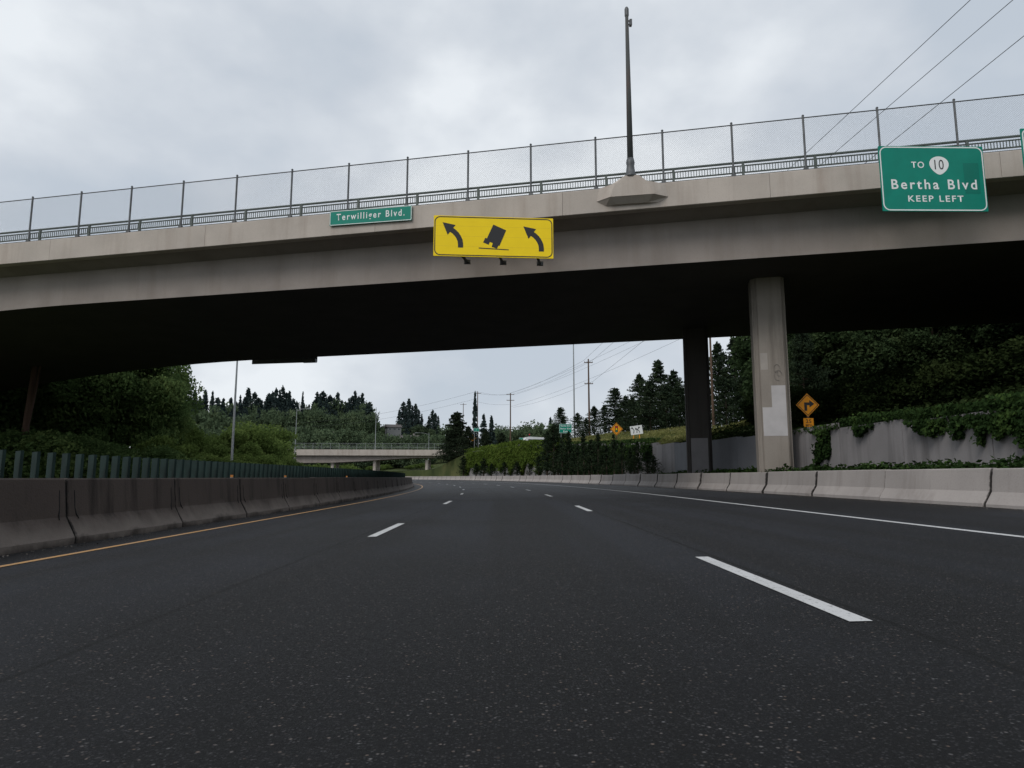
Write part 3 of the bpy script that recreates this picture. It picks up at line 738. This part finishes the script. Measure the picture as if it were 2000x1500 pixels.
def house(px,pr_,Y,w,d,hw,label,wm,rz=0):
    c0=P(px,pr_,Y);t=thing('house',label,'house',(c0.x,c0.y,c0.z-hw-w*.22),rz)
    rh=w*.22
    m=MB();m.box((0,0,(hw-14)/2),(w,d,hw+14));m.build('wall',M[wm],t)
    m=MB();m.prism([(-d/2-.6,hw-.1),(d/2+.6,hw-.1),(0,hw+rh)],lambda a,b_,e:Vector((e,a,b_)),-w/2-.6,w/2+.6);rf=m.build('roof',M['roof'],t)
    m=MB();m.box((w*.25,0,hw+rh),(.8,.8,1.6));m.build('chimney',M['house'],rf)
    for x_ in(-w*.32,0,w*.32):
        m=MB();m.box((x_,-d/2-.02,hw*.55),(1.7,.1,1.4));wd=m.build('window',M['trim'],t)
        m=MB();m.box((x_,-d/2-.08,hw*.55),(1.45,.04,1.15));m.build('pane',M['glass'],wd)
house(768,829,400,8,8,2.6,'grey house with gabled roof high on the hill right of the fir row','house2',R(20))
house(640,846,360,13,9,2.5,'long low house with brown roof at the foot of the fir row','house',R(-5))
house(690,850,355,10,9,2.5,'small brown roofed house right of the long low house','house',R(10))
house(800,850,345,9,8,3,'pale house below the gabled hill house','trim',R(-10))
house(560,842,360,10,9,3,'grey roofed house partly hidden left above the light bushes','house2',R(12))
# ------------------------------------------------------------ foliage prototypes
def conifer_pts(h,rad,nb,per,base=.08,top=.03,pw=.85,droop=.25,jit=.035,lift=.15):
    out=[];lob=rng.random(3)*6.28
    for i in range(nb):
        f=base+(1-base-top)*(rng.random()**.9);z=h*f
        fr=(f-base)/(1-base)
        a=rng.random()*2*PI
        uneven=1+.22*math.sin(a*2+lob[0]+fr*5)+.15*math.sin(fr*17+lob[1])
        L=rad*((1-fr)**pw)*(.5+.6*rng.random())*uneven+.012*h
        for j in range(per):
            t=.15+.85*(j+rng.random())/per
            r=L*t;zz_=z+r*lift-droop*r*t
            sp=jit*h*(.35+t*(1-t)*2.6)*(1-.6*fr)
            out.append((r*math.cos(a)+rng.normal()*sp*.5,r*math.sin(a)+rng.normal()*sp*.5,zz_+rng.normal()*sp*.22))
    for j in range(30): out.append((rng.normal()*.004*h,rng.normal()*.004*h,h*(.93+.07*rng.random())))
    return np.array(out)
def ctree(name,label,cat,h,rad,nb,per,size,mat,tr=.012,bark='bark',asp=.4,**kw):
    t=thing(name,label,cat)
    m=MB();m.tube([(0,0,-.03*h),(0,0,h*.5),(.0,0,h*.97)],[tr*h*1.2,tr*h*.7,tr*h*.1],7)
    for i in range(10):
        a=i*2.4;z=h*(.15+.06*i);L=rad*.7*(1-z/h);m.tube([(0,0,z),(L*math.cos(a),L*math.sin(a),z+.02*h)],[tr*h*.35,tr*h*.08],4)
    k=[m.build('trunk',M[bark],t)]
    k.append(leafmesh('crown',conifer_pts(h,rad,nb,per,**kw),size,M[mat],t,aspect=asp,droop=.3))
    return t,k
def dec_pts(h,rad,nblob,per,base=.25,blobr=.25):
    out=[];bl=[]
    for i in range(nblob):
        v=rng.normal(size=3);v/=np.linalg.norm(v);v*=rng.random()**.4
        zc=h*(base+(1-base)*.5);c_=np.array([v[0]*rad*.8,v[1]*rad*.8,zc+v[2]*h*(1-base)*.42])
        br=rad*blobr*(.6+.8*rng.random());bl.append(c_)
        w=rng.normal(size=(per,3));w/=np.linalg.norm(w,axis=1)[:,None];w*=(br*(.35+.85*rng.random(per)**.6))[:,None];w[:,2]*=.75
        out.append(c_+w)
    return np.concatenate(out),bl
def dtree(name,label,cat,h,rad,nblob,per,size,mat,bark='bark',tr=.016,**kw):
    t=thing(name,label,cat);pts,bl=dec_pts(h,rad,nblob,per,**kw)
    m=MB();m.tube([(0,0,-.03*h),(0.01*h,0,h*.3),(-.01*h,.01*h,h*.75)],[tr*h*1.3,tr*h,tr*h*.3],8)
    for c_ in bl[:min(22,len(bl))]:
        z=min(h*.6,c_[2]*.6);m.tube([(0,0,z),(c_[0]*.5,c_[1]*.5,(z+c_[2])/2),tuple(c_)],[tr*h*.45,tr*h*.25,tr*h*.08],5)
    k=[m.build('trunk',M[bark],t)];k.append(leafmesh('crown',pts,size,M[mat],t));return t,k
USED=set()
def plant(proto,x,y,ztop=None,h0=1,scale=None,wide=1,label=None,group=None,hmin=None):
    t,k=proto;g0=gz(x,y)
    sc=(ztop-g0)/h0 if ztop is not None else scale
    if hmin: sc=max(sc,hmin/h0)
    loc=(x,y,g0);rz=random.uniform(0,6.28);S=(sc*wide,sc*wide*random.uniform(.85,1.15),sc)
    if id(t) not in USED:
        USED.add(id(t));t.location=loc;t.rotation_euler=(0,0,rz);t.scale=S
        if label:t['label']=label
        if group:t['group']=group
        return t
    return dup(t,loc,rz,S,label,group,k)
def pp(proto,px,pyt,Y,h0,wide=1,**kw):
    p=P(px,pyt,Y);return plant(proto,p.x,p.y,p.z,h0,wide=wide,**kw)
U=random.uniform
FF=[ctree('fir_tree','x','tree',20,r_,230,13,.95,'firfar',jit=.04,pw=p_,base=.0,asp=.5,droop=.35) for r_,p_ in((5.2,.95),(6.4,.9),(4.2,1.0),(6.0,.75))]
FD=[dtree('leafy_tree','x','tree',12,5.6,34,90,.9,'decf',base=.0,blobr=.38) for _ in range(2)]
lf='tall dark fir in the row on the distant hill';gf='dark firs in the row on the distant hill'
for px_,py_ in((352,772),(360,782),(368,776),(381,764),(392,776),(402,762),(416,764),(426,776),(437,778),(452,776),(461,784),(470,772),(479,776),(486,758),(498,766),(505,776),(512,782),(526,768),(533,764),(540,758),(547,762),(553,754),(560,766),(566,764),(573,778),(580,784),(604,790),(612,784),(620,766),(626,770),(632,763),(638,776),(645,772),(653,776),(660,766),(668,782),(675,784),(682,778),(688,774),(694,764),(701,774),(708,768),(716,788),(724,806)):
    pp(FF[random.randrange(4)],px_,py_,U(425,475),20,U(.65,1.15),label=lf,group=gf)
for i in range(60):
    px_=U(350,728);pp(FF[random.randrange(4)],px_,U(784,810)+(10 if 575<px_<610 else 0),U(380,430),20,U(.8,1.2),label=lf,group=gf)
pp(FF[2],592,765,440,20,.5,label='slender pointed fir standing alone in a gap of the hill fir row')
for px_,py_ in((788,784),(793,792),(799,778),(806,792),(812,788),(780,800),(818,800),(824,808),(845,800),(850,806),(856,812),(838,812)):
    pp(FF[random.randrange(4)],px_,py_,U(410,450),20,U(.7,1.),label='dark fir in the small clump on the hill right of the gabled house',group='firs in the small clump right of the gabled house')
lp='round pale green tree below the hill firs';gpale='round pale trees on the hill slope'
def pale(n,x0,x1,y0,y1,Y0_,Y1_,w0=.8,w1=1.2):
    for i in range(n):
        px_=x0+(x1-x0)*(i+U(.1,.9))/n;pp(FD[random.randrange(2)],px_,U(y0,y1),U(Y0_,Y1_),12,U(w0,w1),label=lp,group=gpale,hmin=4)
pale(9,350,735,778,796,425,450,.5,.8)
pale(26,350,735,792,826,365,400,.6,.9)
pale(18,350,590,824,842,310,350,.7,1.)
pale(22,590,735,832,852,300,345,.8,1.2)
pale(14,730,865,824,838,415,450,.8,1.2)
pale(16,725,870,844,860,290,330,.9,1.3)
pale(16,590,870,858,874,240,275,1.,1.6)
for px_,py_,k_ in((945,808,0),(960,812,0),(1012,830,1),(1040,820,1),(1062,826,1),(1088,822,1),(978,828,1),(880,826,1),(1075,815,0),(1100,812,0),(890,836,1),(970,836,2),(1000,838,2),(1025,834,2),(1050,836,2)):
    pr=FF[0] if k_==0 else FD[k_-1]
    pp(pr,px_,py_,U(300,360),20 if k_==0 else 12,.9,label='far hazy tree above the ivy wall near the utility poles',group='far trees above the ivy wall')
BU=[dtree('leafy_shrub','x','shrub',4,2.6,26,150,.28,'bush',base=.02,blobr=.36,tr=.01) for _ in range(2)]
for px_,py_,Y_ in((600,908,228),(620,906,222),(640,912,225),(656,908,230),(672,906,235),(700,914,222),(725,910,232),(740,908,224),(752,906,236),(800,908,228),(822,904,234),(838,908,226)):
    pp(BU[random.randrange(2)],px_,py_,Y_,4,1.8,label='green shrub in the shade under the distant overpass',group='shrubs under the distant overpass')
# left trees
LT=[dtree('leafy_tree','x','tree',14,4.8,90,360,.32,'decl',base=.0,blobr=.25,bark='redbark') for _ in range(2)]
for i,(px_,Y_,h_,w_) in enumerate(((-90,56,14,1.),(-20,56,15,1.),(60,60,16,1.05),(140,58,15,.9),(200,66,16,.95),(258,62,15,.85),(300,74,16,.8),(110,80,18,1.1),(10,75,18,1.1),(-60,70,17,1.1),(170,72,18,1.))):
    p=P(px_,900,Y_);plant(LT[i%2],p.x,p.y,None,14,h_/14,w_,label='big dark leafy tree left under the overpass',group='big dark trees on the left beneath the overpass')
pp(LT[0],322,722,66,14,.8,label='dark leafy tree with the crown edge against the sky, rightmost of the big left trees')
p=P(42,900,46);t=thing('tree_trunk','bare reddish tree trunk at the far left under the overpass','tree trunk',(p.x,p.y,gz(p.x,p.y)));m=MB();m.tube([(0,0,-.3),(.1,0,4),(.3,.1,9)],[.26,.2,.15],9);m.tube([(.1,0,3),(.5,0,6),(.7,0,8)],[.13,.1,.05],6);m.build('trunk',M['redbark'],t)
DL=[dtree('leafy_shrub','x','shrub',3,2.2,26,260,.22,'decl',base=.0,blobr=.36,tr=.01) for _ in range(2)]
for i in range(26):
    px_=-60+i*15;Y_=U(44,54);p=P(px_,900,Y_);plant(DL[i%2],p.x,p.y,None,3,U(.7,1.1),1.3,label='dark green shrub at the foot of the big left trees',group='dark shrubs at the foot of the big left trees')
MBu=[dtree('leafy_shrub','x','shrub',6,3.3,50,270,.25,'bush',base=.0,blobr=.26,tr=.012) for _ in range(3)]
for px_,py_,Y_,w_ in((352,838,66,.8),(385,828,72,.9),(415,838,76,.8),(445,842,84,.9),(482,812,78,.9),(505,818,92,1.),(528,850,86,.9),(552,880,84,.8),(575,896,96,.8),(430,868,66,.9),(500,862,72,.9),(370,868,60,.9),(320,850,58,1.),(470,880,64,.8),(540,900,74,.8),(395,885,58,1.1),(440,892,60,1.1),(345,885,54,1.1),(520,888,68,1.1)):
    pp(MBu[random.randrange(3)],px_,py_,Y_,6,w_,label='light green bushy shrub behind the glare screen on the left',group='light green shrubs behind the glare screen')
# right pines on bank
PN=[ctree('pine_tree','x','tree',12,r_,320,22,.42,'pine',pw=p_,base=.0,droop=.15,lift=.3,jit=.05,asp=.4) for r_,p_ in((5.6,.75),(6.4,.9),(5.2,.65))]
gp='dark pines on the bank behind the far column'
for i,(px_,py_,Y_,w_) in enumerate(((1128,806,118,1.2),(1160,792,112,1.2),(1200,757,110,.95),(1222,772,108,1.1),(1248,728,112,.95),(1285,703,106,1.0),(1315,722,102,1.0),(1268,742,100,1.1),(1345,735,98,1.),(1400,668,92,.8),(1432,655,90,.8),(1462,670,92,.9),(1500,690,84,1.),(1180,790,108,1.1),(1095,795,128,1.),(1235,775,104,1.2),(1300,752,98,1.2),(1325,752,96,1.2),(1415,720,86,1.1),(1450,730,88,1.1),(1145,816,110,1.2),(1380,745,92,1.),(1210,796,112,1.4),(1265,782,106,1.4))):
    pp(PN[i%3],px_,py_,Y_,12,w_,label='dark pine on the grassy bank beyond the big overpass',group=gp)
# dark hillside right
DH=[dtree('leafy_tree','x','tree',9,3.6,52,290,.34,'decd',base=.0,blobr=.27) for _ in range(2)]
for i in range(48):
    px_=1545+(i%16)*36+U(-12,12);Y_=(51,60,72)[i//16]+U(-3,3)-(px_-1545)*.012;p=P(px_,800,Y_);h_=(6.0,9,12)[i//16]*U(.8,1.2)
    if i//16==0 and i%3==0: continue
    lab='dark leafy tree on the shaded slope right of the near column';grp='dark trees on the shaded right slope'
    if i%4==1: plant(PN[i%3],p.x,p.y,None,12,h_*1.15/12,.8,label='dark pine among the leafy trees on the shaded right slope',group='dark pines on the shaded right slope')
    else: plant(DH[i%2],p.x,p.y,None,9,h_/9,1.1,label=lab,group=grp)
SB=[dtree('leafy_shrub','x','shrub',2.2,1.6,20,260,.17,'ivyd',base=.0,blobr=.4,tr=.01) for _ in range(2)]
for i in range(60):
    s=U(22,48);l=U(16.5,34);x,y=rp(s,l)
    plant(SB[i%2],x,y,None,2.2,U(.5,1.0),1.2,label='low dark shrub on the shaded slope above the ivy wall',group='low dark shrubs on the shaded slope')
CN=ctree('conifer_tree','x','tree',13,6.0,420,22,.5,'fir',pw=.7,base=.0,droop=.2,lift=.2,jit=.05,asp=.45)
pp(CN,893,804,156,13,1.1,label='broad dark conifer at the bend beside the end of the ivy wall')
pp(CN,915,832,150,13,1.1,label='lower dark conifer just right of the broad one at the bend')
pp(CN,948,838,158,13,1.,label='dark conifer behind the left end of the bright ivy')
pp(CN,878,842,160,13,1.1,label='lower dark conifer just left of the broad one at the bend')
pp(FF[2],928,765,172,20,.45,label='thin tall dark fir standing above the conifers at the bend')
pp(CN,980,845,170,13,1.,label='dark conifer behind the bright ivy near the two-arm utility pole')
JN=[ctree('juniper_shrub','x','shrub',5,r_,150,12,.24,'jun',pw=.8,base=.0,droop=-.5,jit=.05,tr=.02) for r_ in(1.4,1.9,1.2)]
gj='dark upright junipers in front of the ivy wall'
i=0
for px_,py_ in ((1068,842),(1082,828),(1098,856),(1110,842),(1128,866),(1140,842),(1156,858),(1170,844),(1186,870),(1200,848),(1216,862),(1232,874),(1248,862),(1264,880),(905,890),(930,905),(960,905),(985,902),(1010,900),(1035,905),(1052,890),(945,895),(1278,890),(1090,880),(1120,885),(1150,882),(1178,888),(1208,886),(1240,890)):
    best=None
    for s_ in np.arange(35,150,.5):
        x,y=rp(s_,11.9);v=Vector((x,y,0));pxx=1000+1333*v.dot(RT)/v.dot(FW)
        if best is None or abs(pxx-px_)<best[0]: best=(abs(pxx-px_),x,y)
    _,x,y=best;p=P(px_,py_,y)
    plant(JN[i%3],x,y,p.z,5,wide=U(.8,1.3)*(1 if py_<880 else 1.6),label='dark upright juniper in the row before the ivy wall',group=gj);i+=1
# ivy
def nz(a,b_,k=0.): return mnoise.fractal(Vector((a,b_,k)),1.0,2.0,4)
def wallleaves(s0,s1,n,zr,mat,name,size,mask=None,out=.12):
    pts=[];nr=[]
    while len(pts)<n:
        s=random.uniform(s0,s1);f=random.random();z0_,z1_=zr(s)
        z=z0_+(z1_-z0_)*f
        if mask and not mask(s,z,f): continue
        l=12.93-abs(random.gauss(0,out))*(1+.8*nz(s*.9,z*.9,3));
        if z>zt(s)-.1: l+=random.uniform(0,.9)
        x,y=rp(s,l);pts.append((x,y,z));a=rang(s);nr.append((-math.cos(a),-math.sin(a),.35))
    return leafmesh(name,pts,size,mat,None,nrm=nr,flat=.45,aspect=.8)
def curtain(s,z,f):
    thick=1.0 if s<20 else (.6 if s<25.8 else .1)
    L=.22+.75*thick*(.35+1.9*nz(s*.42,0,1)+.9*nz(s*1.7,z*.4,5))
    if 26.6<s<27.9 and nz(s*2,z,7)>-.25: return True
    if s>28 : return z>zt(s)-.1 and nz(s*2,0,3)>0
    return z>zt(s)+.15-max(.05,L)
o=wallleaves(8,30.5,24000,lambda s:(.95,zt(s)+(.30+.2*max(0,nz(s*.6,9)) if s<26 else .12)),M['ivy'],'ivy',.12,curtain,.12);tag(o,'dark ivy hanging over the top of the grey retaining wall at right','ivy')
m_pts=[]
for i in range(15000):
    s=random.uniform(9,46);l=random.uniform(10.25,12.9)
    h_=.28*max(0,.4+nz(s*.6,l*.9,2))
    if s>36 and random.random()<.5: continue
    x,y=rp(s,l);m_pts.append((x,y,gsl(s,l)+random.random()*(.06+h_)))
o=leafmesh('ground_ivy',m_pts,.12,M['ivy'],None,nrm=[(0,0,1)]*len(m_pts),flat=.4,aspect=.8);tag(o,'dark ivy covering the strip between the right barrier and the wall','ground cover',kind='stuff')
o=wallleaves(52,84,16000,lambda s:(.9,zt(s)+.4),M['ivy'],'ivy',.2,lambda s,z,f: z>zt(s)-1.4-2.2*nz(s*.3,0,4) or s>60,.2);tag(o,'dark ivy on the long wall behind the junipers','ivy')
o=wallleaves(84,142,32000,lambda s:(1.0,zt(s)+.75+.5*nz(s*.4,2,2)),M['ivyl'],'ivy',.26,lambda s,z,f: z>2.2+2.2*nz(s*.3,0,8),.3);tag(o,'bright yellow green ivy over the long wall at the bend','ivy')
m_pts=[]
for i in range(30000):
    s=random.uniform(6,48);l=13.1+abs(random.gauss(0,9));x,y=rp(s,l)
    if 25.5<s<36 and l<15.6: continue
    m_pts.append((x,y,gsl(s,l)+random.random()*.45*max(.1,.5+nz(x*.5,y*.5))))
o=leafmesh('undergrowth',m_pts,.19,M['ivyd'],None,nrm=[(0,0,1)]*len(m_pts),flat=.35,aspect=.8);tag(o,'dark undergrowth covering the slope above the right wall','ground cover',kind='stuff')
m_pts=[]
for i in range(26000):
    s=random.uniform(46,112);l=13.2+random.random()**1.3*18;x,y=rp(s,l);m_pts.append((x,y,gsl(s,l)+random.random()*.3))
o=leafmesh('grass',m_pts,.42,M['grassb'],None,aspect=.14,droop=0);tag(o,'dry yellow green grass on the bank beyond the columns','grass',kind='stuff')
# ------------------------------------------------------------ world & light
w=bpy.data.worlds.new('World');scene.world=w;w.use_nodes=True;n=w.node_tree
bg=n.nodes['Background'];bg.inputs['Strength'].default_value=.1
SE=R(42)
sky=n.nodes.new('ShaderNodeTexSky');sky.sky_type='NISHITA';sky.sun_disc=False;sky.sun_elevation=SE
tc=n.nodes.new('ShaderNodeTexCoord');v=tc.outputs['Generated']
c1=noise(n,v,2.6,5,(1,1,1.6),.45);c2=noise(n,v,7,5,(1,1,1.6),.5)
ad=n.nodes.new('ShaderNodeMath');ad.operation='MULTIPLY_ADD';n.links.new(c2,ad.inputs[0]);ad.inputs[1].default_value=.3;n.links.new(c1,ad.inputs[2])
k=ramp(n,ad.outputs[0],[(.52,(.53,.59,.665)),(.61,(.60,.65,.715)),(.69,(.68,.725,.78)),(.80,(.84,.88,.92))])
sc=n.nodes.new('ShaderNodeVectorMath');sc.operation='SCALE';sc.inputs['Scale'].default_value=10.2;n.links.new(k,sc.inputs[0])
mx=mixc(n,.95,sky.outputs[0],sc.outputs[0])
n.links.new(mx,bg.inputs['Color'])
sd=bpy.data.lights.new('Sun','SUN');sd.energy=1.3;sd.angle=R(25);sd.color=(1,.95,.89)
so=bpy.data.objects.new('Sun',sd);COL.objects.link(so)
dirv=Vector((-math.cos(SE)*.62,-math.cos(SE)*.78,math.sin(SE)))
so.rotation_euler=dirv.to_track_quat('Z','Y').to_euler()
sky.sun_rotation=math.atan2(dirv.x,dirv.y)
# ------------------------------------------------------------ camera
cd=bpy.data.cameras.new('Camera');co=bpy.data.objects.new('Camera',cd);COL.objects.link(co)
cd.sensor_width=36;cd.lens=24.0;cd.clip_start=.05;cd.clip_end=9000
Mx=Matrix((RT,UP,-FW)).transposed().to_4x4();Mx.translation=C;co.matrix_world=Mx
scene.camera=co
scene.view_settings.view_transform='Standard';scene.view_settings.look='None';scene.view_settings.exposure=0
